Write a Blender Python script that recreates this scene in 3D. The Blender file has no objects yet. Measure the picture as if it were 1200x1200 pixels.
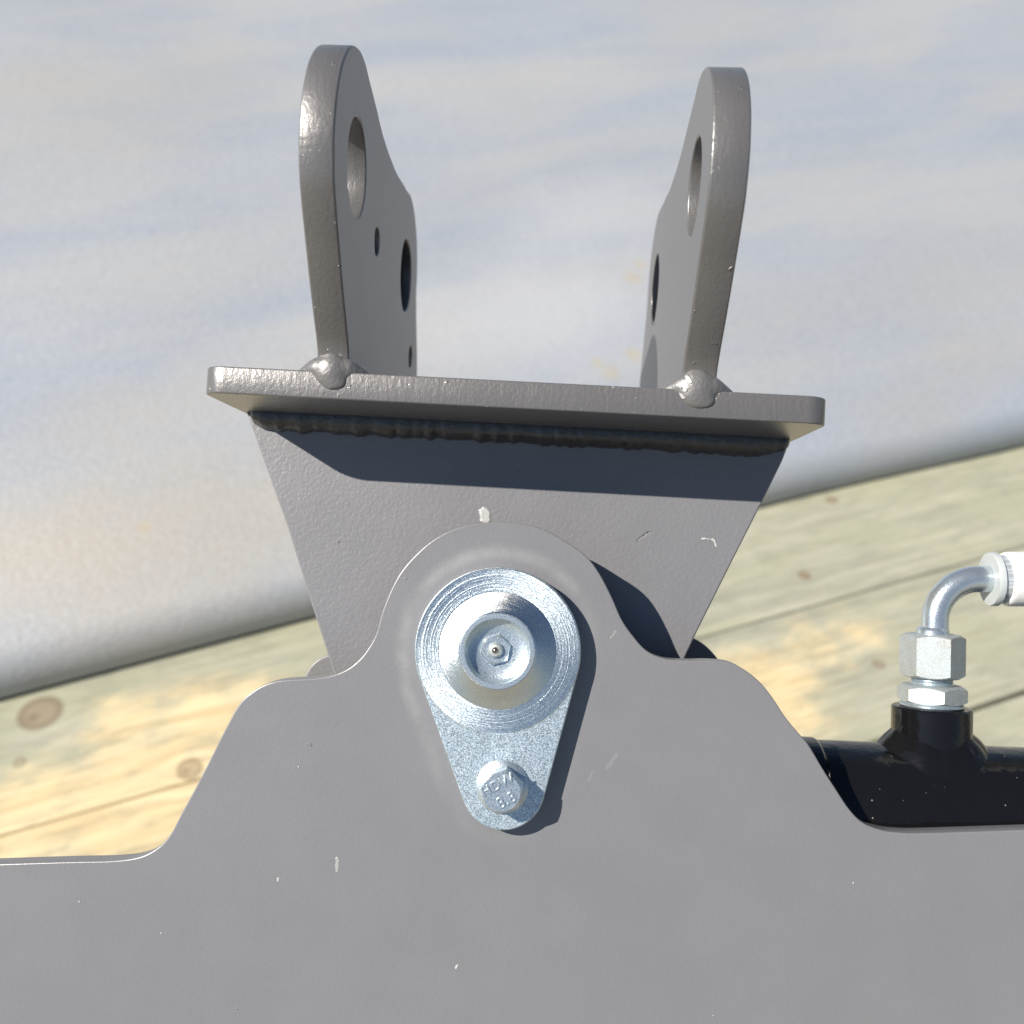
import bpy, bmesh, math, random
from mathutils import Vector, Matrix, noise
R = math.radians
rnd = random.Random(7)
scene = bpy.context.scene
COL = scene.collection

# ------------------------------------------------------------------ camera, light, exposure
PITCH = R(36)                      # the machine leans back, the camera looks along its plate normal
CAM_H = 1.02
KS = 0.70 / CAM_H                   # board and cover patterns grow with the size of the deck
MP = Matrix.Translation((0, 0, CAM_H)) @ Matrix.Rotation(-PITCH, 4, 'X')   # machine frame -> world
nrm = Vector((40, 1200, -50)).normalized()
RC = nrm.rotation_difference(Vector((0, 1, 0))).to_matrix()                # view frame -> machine frame
cam_d = bpy.data.cameras.new('camera')
cam = bpy.data.objects.new('camera', cam_d)
COL.objects.link(cam)
cam.matrix_world = MP @ RC.to_4x4() @ Matrix.Rotation(R(90), 4, 'X')
cam_d.sensor_width = 36
cam_d.lens = 36
cam_d.clip_start = 0.01
cam_d.clip_end = 500
cam_d.dof.use_dof = True
cam_d.dof.focus_distance = 0.44
cam_d.dof.aperture_fstop = 9.0
scene.camera = cam

LIGHT = (MP.to_3x3() @ Vector((0.884, 1.0, -0.557))).normalized()
TO_SUN = -LIGHT
elev = math.asin(TO_SUN.z)
azim = math.atan2(TO_SUN.x, TO_SUN.y)
w = bpy.data.worlds.new('World')
scene.world = w
w.use_nodes = True
wn = w.node_tree.nodes
sky = wn.new('ShaderNodeTexSky')
sky.sky_type = 'NISHITA'
sky.sun_disc = False
sky.sun_elevation = elev
sky.sun_rotation = azim
sky.air_density = 1.0
sky.dust_density = 0.2
sky.ozone_density = 2.0
bg = wn['Background']
bg.inputs['Strength'].default_value = 0.05
w.node_tree.links.new(sky.outputs[0], bg.inputs[0])
sd = bpy.data.lights.new('sun', 'SUN')
sd.energy = 5.0
sd.angle = R(0.5)
sd.color = (1.0, 0.94, 0.85)
sun = bpy.data.objects.new('sun', sd)
COL.objects.link(sun)
sun.rotation_euler = LIGHT.to_track_quat('-Z', 'Y').to_euler()
scene.view_settings.view_transform = 'Standard'
scene.view_settings.look = 'None'
scene.view_settings.exposure = 0.60
scene.view_settings.gamma = 1.0
scene.render.film_transparent = False

# ------------------------------------------------------------------ pixel -> place helpers
def ray(px, py):
    return RC @ Vector((px - 600, 1200, 600 - py))
def at(px, py, Y):
    d = ray(px, py)
    return d * (Y / d.y)
def ground_at(px, py, z=0.0):
    d = MP.to_3x3() @ ray(px, py)
    return Vector((0, 0, CAM_H)) + d * ((z - CAM_H) / d.z)

# ------------------------------------------------------------------ node helper
class NB:
    def __init__(self, name):
        self.m = bpy.data.materials.new(name)
        self.m.use_nodes = True
        self.t = self.m.node_tree
        self.b = self.t.nodes['Principled BSDF']
    def n(self, kind, **kw):
        x = self.t.nodes.new('ShaderNode' + kind)
        for k, v in kw.items():
            setattr(x, k, v)
        return x
    def put(self, sock, v):
        if isinstance(v, bpy.types.NodeSocket):
            self.t.links.new(v, sock)
        elif isinstance(v, (tuple, list, Vector)) and sock.type == 'RGBA' and len(v) == 3:
            sock.default_value = (*v, 1)
        else:
            sock.default_value = v
    def math(self, op, a, b=0.0, c=0.0, clamp=False):
        x = self.n('Math', operation=op, use_clamp=clamp)
        self.put(x.inputs[0], a); self.put(x.inputs[1], b); self.put(x.inputs[2], c)
        return x.outputs[0]
    def vmath(self, op, a, b=(0, 0, 0)):
        x = self.n('VectorMath', operation=op)
        self.put(x.inputs[0], a); self.put(x.inputs[1], b)
        return x.outputs[1] if op in ('LENGTH', 'DISTANCE', 'DOT_PRODUCT') else x.outputs[0]
    def noise(self, vec, scale, detail=3, rough=0.5, dist=0.0):
        x = self.n('TexNoise')
        self.put(x.inputs['Vector'], vec)
        x.inputs['Scale'].default_value = scale
        x.inputs['Detail'].default_value = detail
        x.inputs['Roughness'].default_value = rough
        x.inputs['Distortion'].default_value = dist
        return x.outputs[0]
    def voro(self, vec, scale, out=0):
        x = self.n('TexVoronoi')
        self.put(x.inputs['Vector'], vec)
        x.inputs['Scale'].default_value = scale
        return x.outputs[out]
    def ramp(self, v, lo, hi, a=0.0, b=1.0, smooth=True):
        x = self.n('MapRange')
        if smooth: x.interpolation_type = 'SMOOTHSTEP'
        self.put(x.inputs[0], v)
        x.inputs[1].default_value = lo; x.inputs[2].default_value = hi
        x.inputs[3].default_value = a; x.inputs[4].default_value = b
        return x.outputs[0]
    def mix(self, f, a, b):
        x = self.n('Mix', data_type='RGBA')
        self.put(x.inputs[0], f); self.put(x.inputs[6], a); self.put(x.inputs[7], b)
        return x.outputs[2]
    def bump(self, h, dist, strength=1.0, normal=None):
        x = self.n('Bump')
        x.inputs['Strength'].default_value = strength
        x.inputs['Distance'].default_value = dist
        self.put(x.inputs['Height'], h)
        if normal is not None: self.put(x.inputs['Normal'], normal)
        return x.outputs[0]
    def obj(self):
        return self.n('TexCoord').outputs['Object']
    def pos(self):
        return self.n('NewGeometry').outputs['Position']
    def xyz(self, v):
        x = self.n('SeparateXYZ'); self.put(x.inputs[0], v)
        return x.outputs
    def comb(self, x, y, z):
        c = self.n('CombineXYZ')
        self.put(c.inputs[0], x); self.put(c.inputs[1], y); self.put(c.inputs[2], z)
        return c.outputs[0]
    def scale(self, v, s):
        return self.vmath('MULTIPLY', v, s)
    def set(self, **kw):
        for k, v in kw.items():
            self.put(self.b.inputs[k.replace('_', ' ')], v)
        return self.m

# capsule-shaped paint mark distance (metres) in a plane given by two scalar sockets
def capsule(nb, u, v, a, b):
    """distance of the point (u, v) from the segment a-b"""
    ax, ay = a; bx, by = b
    dx, dy = bx - ax, by - ay
    L = max(dx * dx + dy * dy, 1e-12)
    pu = nb.math('SUBTRACT', u, ax); pv = nb.math('SUBTRACT', v, ay)
    t = nb.math('ADD', nb.math('MULTIPLY', pu, dx / L), nb.math('MULTIPLY', pv, dy / L), clamp=True)
    du = nb.math('SUBTRACT', pu, nb.math('MULTIPLY', t, dx))
    dv = nb.math('SUBTRACT', pv, nb.math('MULTIPLY', t, dy))
    return nb.math('SQRT', nb.math('ADD', nb.math('MULTIPLY', du, du), nb.math('MULTIPLY', dv, dv)))

def grey_paint(name, marks=(), halo=None, base=(0.192, 0.191, 0.201), peel=0.00010, rough=0.36, specks=True, cut=False, metal=0.12, flake=0.0):
    """sprayed machine paint. object coordinates are machine-frame metres"""
    nb = NB(name)
    o = nb.obj()
    x, y, z = nb.xyz(o)
    n1 = nb.noise(o, 620, 3, 0.55)
    n2 = nb.noise(o, 38, 4, 0.6)
    n3 = nb.noise(o, 2400, 2, 0.5)
    h = nb.math('ADD', n1, nb.math('MULTIPLY', n2, 0.4))
    col = nb.mix(nb.ramp(n2, 0.3, 0.7), tuple(c * 0.98 for c in base), tuple(c * 1.02 for c in base))
    col = nb.mix(nb.ramp(n3, 0.62, 0.8, 0, 0.25), col, (0.5, 0.5, 0.5))
    if specks:                         # dust grains caught in the paint
        d = nb.voro(o, 85, 0)
        pick = nb.voro(o, 85, 1)
        px = nb.xyz(nb.scale(pick, (1, 1, 1)))[0]
        sp = nb.math('MULTIPLY', nb.ramp(d, 0.022, 0.05, 1, 0), nb.ramp(px, 0.80, 0.82))
        h = nb.math('ADD', h, nb.math('MULTIPLY', sp, 3.0))
        sp2 = nb.math('MULTIPLY', nb.ramp(d, 0.018, 0.04, 1, 0), nb.ramp(px, 0.93, 0.94))
        col = nb.mix(nb.math('MULTIPLY', sp2, 0.8), col, (0.6, 0.6, 0.58))
    if specks:
        d = nb.voro(o, 190, 0)
        px = nb.xyz(nb.scale(nb.voro(o, 190, 1), (1, 1, 1)))[1]
        sp = nb.math('MULTIPLY', nb.ramp(d, 0.025, 0.06, 1, 0), nb.ramp(px, 0.90, 0.91))
        h = nb.math('ADD', h, nb.math('MULTIPLY', sp, 2.0))
        col = nb.mix(nb.math('MULTIPLY', sp, 0.45), col, (0.55, 0.55, 0.55))
        scr = nb.noise(nb.scale(o, (90, 90, 900)), 1.0, 3, 0.7, 1.5)        # faint handling rubs
        zone = nb.ramp(nb.noise(o, 22, 3, 0.5), 0.55, 0.72)
        rub = nb.math('MULTIPLY', nb.ramp(scr, 0.66, 0.76), zone)
        col = nb.mix(nb.math('MULTIPLY', rub, 0.16), col, (0.5, 0.5, 0.5))
    if cut:                            # drag lines and pits of a flame-cut edge under the paint
        s = nb.noise(nb.scale(o, (300, 70, 70)), 1.0, 3, 0.6, 0.6)
        pits = nb.noise(o, 210, 3, 0.6)
        h = nb.math('ADD', nb.math('MULTIPLY', h, 0.9), nb.math('MULTIPLY', s, 1.0))
        h = nb.math('ADD', h, nb.math('MULTIPLY', nb.ramp(pits, 0.66, 0.78), 3.0))
        chips = nb.noise(o, 160, 5, 0.7)
        col = nb.mix(nb.ramp(chips, 0.68, 0.71, 0, 0.7), col, (0.52, 0.52, 0.50))
    wob = nb.math('MULTIPLY', nb.math('SUBTRACT', nb.noise(o, 500, 3), 0.5), 0.0022)
    for a, b, r, c, hh in marks:
        d = nb.math('ADD', capsule(nb, x, z, a, b), wob)
        mk = nb.ramp(d, r * 0.65, r * 1.1, 1, 0)
        if c is not None:
            col = nb.mix(nb.math('MULTIPLY', mk, c), col, (0.60, 0.60, 0.58))
        h = nb.math('ADD', h, nb.math('MULTIPLY', mk, hh))
    if halo:
        d1 = capsule(nb, x, z, halo[0], halo[1])
        tpr = nb.math('SUBTRACT', nb.vmath('LENGTH', nb.comb(nb.math('SUBTRACT', x, halo[0][0]), 0.0, nb.math('SUBTRACT', z, halo[0][1]))), halo[2])
        tail = nb.math('SUBTRACT', d1, halo[3])
        dd = nb.math('MINIMUM', tpr, tail)
        for tt in (0.12, 0.24, 0.36, 0.48, 0.60, 0.72, 0.84):
            c0 = halo[0][0] + (halo[1][0] - halo[0][0]) * tt; c1 = halo[0][1] + (halo[1][1] - halo[0][1]) * tt
            rr_ = nb.vmath('LENGTH', nb.comb(nb.math('SUBTRACT', x, c0), 0.0, nb.math('SUBTRACT', z, c1)))
            dd = nb.math('MINIMUM', dd, nb.math('SUBTRACT', rr_, halo[2] + (halo[3] - halo[2]) * tt + 0.0012))
        band = nb.math('MULTIPLY', nb.ramp(dd, 0.0015, 0.006, 0, 1), nb.ramp(dd, 0.006, 0.011, 1, 0))
        wn_ = nb.noise(o, 60, 4, 0.6)
        band = nb.math('MULTIPLY', band, nb.ramp(wn_, 0.2, 0.8))
        left = nb.ramp(nb.math('SUBTRACT', x, nb.math('MULTIPLY', z, 1.0)), halo[0][0] - halo[0][1] - 0.01, halo[0][0] - halo[0][1] + 0.05, 1, 0.15)
        col = nb.mix(nb.math('MULTIPLY', nb.math('MULTIPLY', band, left), 0.30), col, (0.50, 0.50, 0.48))
    if flake: h = nb.math('ADD', h, nb.math('MULTIPLY', n3, flake))
    bmp = nb.bump(h, peel)
    rg = nb.ramp(n2, 0.3, 0.7, rough - 0.005, rough + 0.015)
    return nb.set(Base_Color=col, Metallic=metal, Roughness=rg, Normal=bmp, Coat_Weight=0.35, Coat_Roughness=0.32)

# ------------------------------------------------------------------ object helpers
def tag(o, label=None, cat=None, group=None, kind=None):
    if label: o['label'] = label
    if cat: o['category'] = cat
    if group: o['group'] = group
    if kind: o['kind'] = kind
    return o
def thing(name, base, label, cat, frame=MP, group=None):
    """an Empty at a point of the machine frame; its parts use machine-frame coordinates"""
    o = bpy.data.objects.new(name, None)
    o.empty_display_size = 0.02
    COL.objects.link(o)
    o.matrix_world = frame @ Matrix.Translation(base)
    o['_b'] = list(base)
    tag(o, label, cat, group)
    return o
BASE = {}
def part(name, me, m, parent=None, label=None):
    """mesh given in machine-frame coordinates; parent thing sits at its own base"""
    if name and me.name != name: me.name = name
    o = bpy.data.objects.new(name, me)
    COL.objects.link(o)
    if m:
        me.materials.clear(); me.materials.append(m)
    if parent is not None:
        root = parent
        off = Vector((0, 0, 0))
        while root.parent: root = root.parent
        o.parent = parent
        if parent is root:
            o.location = -Vector(root['_b'])
        # a sub-part's parent already carries the shift
    if label: o['label'] = label
    return o
def smooth(me, ang=32, flat_dirs=()):
    for p in me.polygons:
        p.use_smooth = True
    me.set_sharp_from_angle(angle=R(ang))
    big = sorted((p.area for p in me.polygons), reverse=True)
    return me
def from_bm(bm, ang=32):
    me = bpy.data.meshes.new('m')
    bmesh.ops.recalc_face_normals(bm, faces=bm.faces)
    bm.to_mesh(me); bm.free()
    return smooth(me, ang)
def plate(outline, thick, bevel=0.0006, holes=(), matrix=None, res=3, jit=0.0):
    """2D outline (x, y) with holes, extruded by thick along z (0..thick), eased edges"""
    cu = bpy.data.curves.new('c', 'CURVE')
    cu.dimensions = '2D'; cu.fill_mode = 'BOTH'
    for pts in (outline, *holes):
        sp = cu.splines.new('POLY')
        sp.points.add(len(pts) - 1)
        for i, p in enumerate(pts):
            sp.points[i].co = (p[0], p[1], 0, 1)
        sp.use_cyclic_u = True
    cu.extrude = thick / 2 - bevel
    cu.bevel_depth = bevel
    cu.bevel_resolution = res - 1
    cu.offset = -bevel
    o = bpy.data.objects.new('t', cu)
    COL.objects.link(o)
    bpy.context.view_layer.update()
    dg = bpy.context.evaluated_depsgraph_get()
    me = bpy.data.meshes.new_from_object(o.evaluated_get(dg))
    bpy.data.objects.remove(o); bpy.data.curves.remove(cu)
    bm = bmesh.new(); bm.from_mesh(me)
    bmesh.ops.remove_doubles(bm, verts=bm.verts, dist=1e-6)
    for v in bm.verts: v.co.z += thick / 2
    if jit:
        for v in bm.verts:
            q = noise.noise_vector(v.co * 90) * jit
            v.co.x += q.x; v.co.y += q.y
    bm.normal_update()
    bmesh.ops.recalc_face_normals(bm, faces=bm.faces)
    flat = [abs(f.normal.z) > 0.999 for f in bm.faces]
    bm.to_mesh(me); bm.free()
    me.set_sharp_from_angle(angle=R(40))
    for p, fl in zip(me.polygons, flat): p.use_smooth = not fl
    if matrix is not None: me.transform(matrix)
    if matrix is not None and matrix.to_3x3().determinant() < 0: me.flip_normals()
    return me
def catmull(pts, n=6, closed=False):
    out = []
    N = len(pts)
    rng = range(N if closed else N - 1)
    for i in rng:
        p0 = pts[(i - 1) % N] if closed or i > 0 else pts[0]
        p1 = pts[i]; p2 = pts[(i + 1) % N]
        p3 = pts[(i + 2) % N] if closed or i + 2 < N else pts[-1]
        for k in range(n):
            t = k / n
            out.append(tuple(0.5 * ((2 * b) + (-a + c) * t + (2 * a - 5 * b + 4 * c - d) * t * t + (-a + 3 * b - 3 * c + d) * t ** 3)
                             for a, b, c, d in zip(p0, p1, p2, p3)))
    if not closed: out.append(tuple(pts[-1]))
    return out
def lathe(profile, n=64, frame=Matrix(), cap=True, ang=30):
    """profile of (radius, height) revolved about local z"""
    bm = bmesh.new()
    rings = []
    for r, h in profile:
        if r < 1e-7:
            rings.append([bm.verts.new((0, 0, h))])
        else:
            rings.append([bm.verts.new((r * math.cos(2 * math.pi * i / n), r * math.sin(2 * math.pi * i / n), h)) for i in range(n)])
    for a, b in zip(rings, rings[1:]):
        for i in range(n):
            j = (i + 1) % n
            if len(a) == 1 and len(b) == 1: continue
            if len(a) == 1: bm.faces.new((a[0], b[i], b[j]))
            elif len(b) == 1: bm.faces.new((a[i], a[j], b[0]))
            else: bm.faces.new((a[i], a[j], b[j], b[i]))
    for ring in (rings[0], rings[-1]):
        if cap and len(ring) > 1: bm.faces.new(ring)
    bmesh.ops.transform(bm, matrix=frame, verts=bm.verts)
    return from_bm(bm, ang)
def hexprism(af, h, chamfer, rot, frame, both=True):
    """hex nut body: hexagon cut by a chamfer cone at its end(s)"""
    Rc = af / math.sqrt(3)
    bm = bmesh.new()
    n = 72
    rings = []
    def hexr(a):
        a = (a - rot) % (math.pi / 3)
        return (af / 2) / math.cos(a - math.pi / 6)
    zt = []
    for i in range(n):
        a = rot + 2 * math.pi * i / n
        r = hexr(a)
        drop = max(0, r - af / 2 * 0.985) * chamfer
        zt.append((a, r, drop))
    r0 = af / 2 * 0.95
    def ring(f): return [bm.verts.new(f(a, r, d)) for a, r, d in zt]
    lay = []
    if both:
        lay.append(ring(lambda a, r, d: (r0 * math.cos(a), r0 * math.sin(a), 0)))
        lay.append(ring(lambda a, r, d: (r * math.cos(a), r * math.sin(a), d + 0.0004)))
    else:
        lay.append(ring(lambda a, r, d: (r * math.cos(a), r * math.sin(a), 0)))
    lay.append(ring(lambda a, r, d: (r * math.cos(a), r * math.sin(a), h - d - 0.0004)))
    lay.append(ring(lambda a, r, d: (r0 * math.cos(a), r0 * math.sin(a), h)))
    for a, b in zip(lay, lay[1:]):
        for i in range(n):
            j = (i + 1) % n
            bm.faces.new((a[i], a[j], b[j], b[i]))
    bm.faces.new(lay[0]); bm.faces.new(lay[-1])
    bmesh.ops.transform(bm, matrix=frame, verts=bm.verts)
    return from_bm(bm, 20)
def tube(path, radius, n=24, ang=60):
    bm = bmesh.new()
    rings = []
    up = Vector((0, 1, 0))
    for i, p in enumerate(path):
        p = Vector(p)
        a = Vector(path[max(i - 1, 0)]); b = Vector(path[min(i + 1, len(path) - 1)])
        t = (b - a).normalized()
        u = (up - t * up.dot(t)).normalized(); v = t.cross(u)
        r = radius(i / (len(path) - 1)) if callable(radius) else radius
        rings.append([bm.verts.new(p + (u * math.cos(2 * math.pi * k / n) + v * math.sin(2 * math.pi * k / n)) * r) for k in range(n)])
    for a, b in zip(rings, rings[1:]):
        for k in range(n):
            j = (k + 1) % n
            bm.faces.new((a[k], a[j], b[j], b[k]))
    bm.faces.new(rings[0]); bm.faces.new(rings[-1])
    return from_bm(bm, ang)
def blobs(items, voxel, frame=Matrix(), iters=6):
    """a weld: many lumps (centre, radii) melted into one skin"""
    bm = bmesh.new()
    for c, r in items:
        g = bmesh.ops.create_icosphere(bm, subdivisions=2, radius=1)
        for v in g['verts']:
            v.co = Vector((v.co.x * r[0], v.co.y * r[1], v.co.z * r[2])) + Vector(c)
    bmesh.ops.transform(bm, matrix=frame, verts=bm.verts)
    me = bpy.data.meshes.new('t'); bm.to_mesh(me); bm.free()
    o = bpy.data.objects.new('t', me); COL.objects.link(o)
    md = o.modifiers.new('r', 'REMESH'); md.mode = 'VOXEL'; md.voxel_size = voxel
    ms = o.modifiers.new('s', 'SMOOTH'); ms.factor = 0.6; ms.iterations = iters
    bpy.context.view_layer.update()
    out = bpy.data.meshes.new_from_object(o.evaluated_get(bpy.context.evaluated_depsgraph_get()))
    bpy.data.objects.remove(o)
    for p in out.polygons: p.use_smooth = True
    return out
XZ = Matrix(((1, 0, 0, 0), (0, 0, 1, 0), (0, 1, 0, 0), (0, 0, 0, 1)))   # 2D (x, y) -> machine (X, Z), extrusion -> depth Y

def along(origin, d, side=Vector((0, 1, 0))):
    z = d.normalized(); x = (side - z * side.dot(z)).normalized(); y = z.cross(x)
    m = Matrix((x, y, z)).transposed().to_4x4()
    m.translation = origin
    return m
# ------------------------------------------------------------------ places
Y_FRONT, T_FRONT = 0.440, 0.0095
Y_WEB = 0.472
ROLL = R(3.18)
SV = Vector((math.cos(ROLL), 0, -math.sin(ROLL)))
TV = Vector((math.sin(ROLL), 0, math.cos(ROLL)))
def P2(px, py, Y):
    p = at(px, py, Y)
    return (p.x, p.z)
PIN_C = P2(583.8, 761, 0.437)
TAIL_C = P2(590.0, 920, 0.437)

# ------------------------------------------------------------------ materials
def mk(p, q, r, c, h, Y):      # a mark between two image points on the plate at depth Y
    return (P2(*p, Y), P2(*q, Y), r, c, h)
M_front = grey_paint('grey_paint_front', marks=[
    mk((395, 1006), (395, 1021), 0.0007, 0.40, 1.0, Y_FRONT), mk((326, 1029), (325, 1033), 0.0003, 0.7, 1.0, Y_FRONT),
    mk((363, 872), (364, 873), 0.0006, None, 4.0, Y_FRONT), mk((537, 1130), (534, 1135), 0.0004, 0.8, 1.0, Y_FRONT),
    mk((716, 748), (722, 740), 0.0004, 0.15, 0.5, Y_FRONT), mk((712, 900), (722, 885), 0.0009, 0.08, 0.0, Y_FRONT),
    mk((690, 915), (694, 905), 0.0007, 0.07, 0.0, Y_FRONT)],
    halo=(PIN_C, TAIL_C, 0.0352, 0.0175), peel=0.00008)
M_web = grey_paint('grey_paint_web', marks=[
    mk((568, 601), (569, 608), 0.0026, 0.60, 2.0, Y_WEB), mk((748, 633), (761, 624), 0.0007, 0.10, -5.0, Y_WEB),
    mk((824, 631), (835, 632), 0.0005, 0.8, 2.0, Y_WEB), mk((836, 632), (840, 640), 0.0004, 0.8, 2.0, Y_WEB)], peel=0.00018)
M_lug = grey_paint('grey_paint_lug', peel=0.00006, rough=0.46, metal=0.40, flake=1.6, base=(0.180, 0.178, 0.182))
M_cut = grey_paint('grey_paint_flange', peel=0.00016, rough=0.33, cut=True, metal=0.42, flake=0.3, base=(0.172, 0.166, 0.165))
M_weld = grey_paint('grey_paint_weld', peel=0.00030, rough=0.40, metal=0.3, base=(0.172, 0.166, 0.165), marks=[
    mk((806, 440), (809, 446), 0.0009, 0.85, 1.5, 0.410), mk((801, 450), (804, 456), 0.0008, 0.85, 1.5, 0.410), mk((798, 461), (803, 465), 0.0007, 0.85, 1.5, 0.410)])

def zinc(name, centre=None, spangle=1.0, rough=0.30, base=(0.62, 0.68, 0.72), grooves=None, metal=0.85, peel=0.00005, aniso=0.0):
    nb = NB(name)
    o = nb.obj()
    x, y, z = nb.xyz(o)
    g = nb.noise(o, 2300, 3, 0.7)
    g2 = nb.noise(o, 130, 4, 0.6)
    col = nb.mix(nb.ramp(g, 0.36, 0.62), tuple(c * (1 - 0.34 * spangle) for c in base), tuple(min(1, c * (1 + 0.22 * spangle)) for c in base))
    col = nb.mix(nb.ramp(g2, 0.3, 0.7, 0, 0.35), col, (0.50, 0.62, 0.70))
    h = nb.math('MULTIPLY', g, 1.0)
    rg = nb.ramp(g, 0.3, 0.7, rough - 0.06, rough + 0.12)
    if centre:
        r = nb.vmath('LENGTH', nb.comb(nb.math('SUBTRACT', x, centre[0]), 0.0, nb.math('SUBTRACT', z, centre[1])))
        rr = nb.comb(nb.math('MULTIPLY', r, 1.0), 0.0, 0.0)
        gr = nb.noise(rr, 1900, 4, 0.75)
        gr2 = nb.noise(nb.comb(nb.math('ADD', r, nb.math('MULTIPLY', g2, 0.003)), 0.0, 0.0), 420, 2, 0.5)
        inside = nb.ramp(r, grooves[0], grooves[1], 1, 0)
        h = nb.math('ADD', h, nb.math('MULTIPLY', nb.math('MULTIPLY', nb.math('ADD', gr, gr2), inside), 2.4))
        col = nb.mix(nb.math('MULTIPLY', nb.ramp(gr, 0.35, 0.65), nb.math('MULTIPLY', inside, 0.35)), col, (0.80, 0.84, 0.86))
    stain = nb.noise(o, 75, 4, 0.65)
    col = nb.mix(nb.ramp(stain, 0.56, 0.74, 0, 0.35), col, (0.62, 0.58, 0.46))
    if aniso:
        tg = nb.n('Tangent', direction_type='RADIAL', axis='Y')
        nb.put(nb.b.inputs['Tangent'], tg.outputs[0])
        nb.put(nb.b.inputs['Anisotropic'], aniso)
    return nb.set(Base_Color=col, Metallic=metal, Roughness=rg, Normal=nb.bump(h, peel))
M_zinc_tail = zinc('zinc_tail', PIN_C, 1.6, 0.40, (0.60, 0.69, 0.75), grooves=(0.0348, 0.0352))
M_zinc_disc = zinc('zinc_disc', PIN_C, 1.0, 0.33, (0.66, 0.75, 0.80), grooves=(0.5, 0.6), peel=0.00006, aniso=0.75, metal=0.95)
M_zinc_cone = zinc('zinc_cone', PIN_C, 0.25, 0.20, (0.82, 0.82, 0.76), grooves=(0.5, 0.6), peel=0.00003, aniso=0.85, metal=1.0)
M_zinc = zinc('zinc_plain', None, 0.6, 0.30, (0.62, 0.69, 0.73))
M_zinc_nut = zinc('zinc_nut', None, 0.9, 0.50, (0.44, 0.455, 0.44), metal=0.6)
M_weld_dark = grey_paint('shaded_weld_paint', peel=0.00030, rough=0.22, base=(0.040, 0.038, 0.040), metal=0.0, specks=False)  # weld paint darkened to imitate the near-black shade below the flange
nb = NB('dull_black_rubber')
M_plug = nb.set(Base_Color=(0.006, 0.008, 0.012), Roughness=0.9, Specular_IOR_Level=0.05)
M_tube = zinc('zinc_tube', None, 0.1, 0.24, peel=0.00001, base=(0.66, 0.71, 0.74))

nb = NB('black_gloss_paint')
o_ = nb.obj()
n_ = nb.noise(o_, 70, 3, 0.5)
d_ = nb.voro(o_, 210, 0)
pk = nb.xyz(nb.scale(nb.voro(o_, 210, 1), (1, 1, 1)))[0]
dust = nb.math('MULTIPLY', nb.ramp(d_, 0.05, 0.10, 1, 0), nb.ramp(pk, 0.58, 0.60))
M_black = nb.set(Base_Color=nb.mix(nb.math('MULTIPLY', dust, 0.6), (0.006, 0.006, 0.007), (0.4, 0.38, 0.34)),
                 Roughness=nb.ramp(n_, 0.3, 0.7, 0.10, 0.18), Normal=nb.bump(n_, 0.0010), Specular_IOR_Level=0.42)
nb = NB('white_sleeve')
o_ = nb.obj()
M_white = nb.set(Base_Color=(0.74, 0.735, 0.72), Roughness=0.42, Normal=nb.bump(nb.noise(o_, 160, 3), 0.0002), Subsurface_Weight=0.15, Subsurface_Scale=0.003)
nb = NB('clear_plastic_lip')
M_lip = nb.set(Base_Color=(0.62, 0.66, 0.67), Roughness=0.25, Alpha=1.0, Transmission_Weight=0.35, IOR=1.45)
nb = NB('crimped_steel')
o_ = nb.obj()
x_, y_, z_ = nb.xyz(o_)
M_crimp = nb.set(Base_Color=nb.mix(nb.ramp(nb.noise(nb.scale(o_, (60, 900, 900)), 1.0, 2), 0.4, 0.6), (0.50, 0.54, 0.56), (0.72, 0.76, 0.78)), Metallic=0.5, Roughness=0.35)

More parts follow.
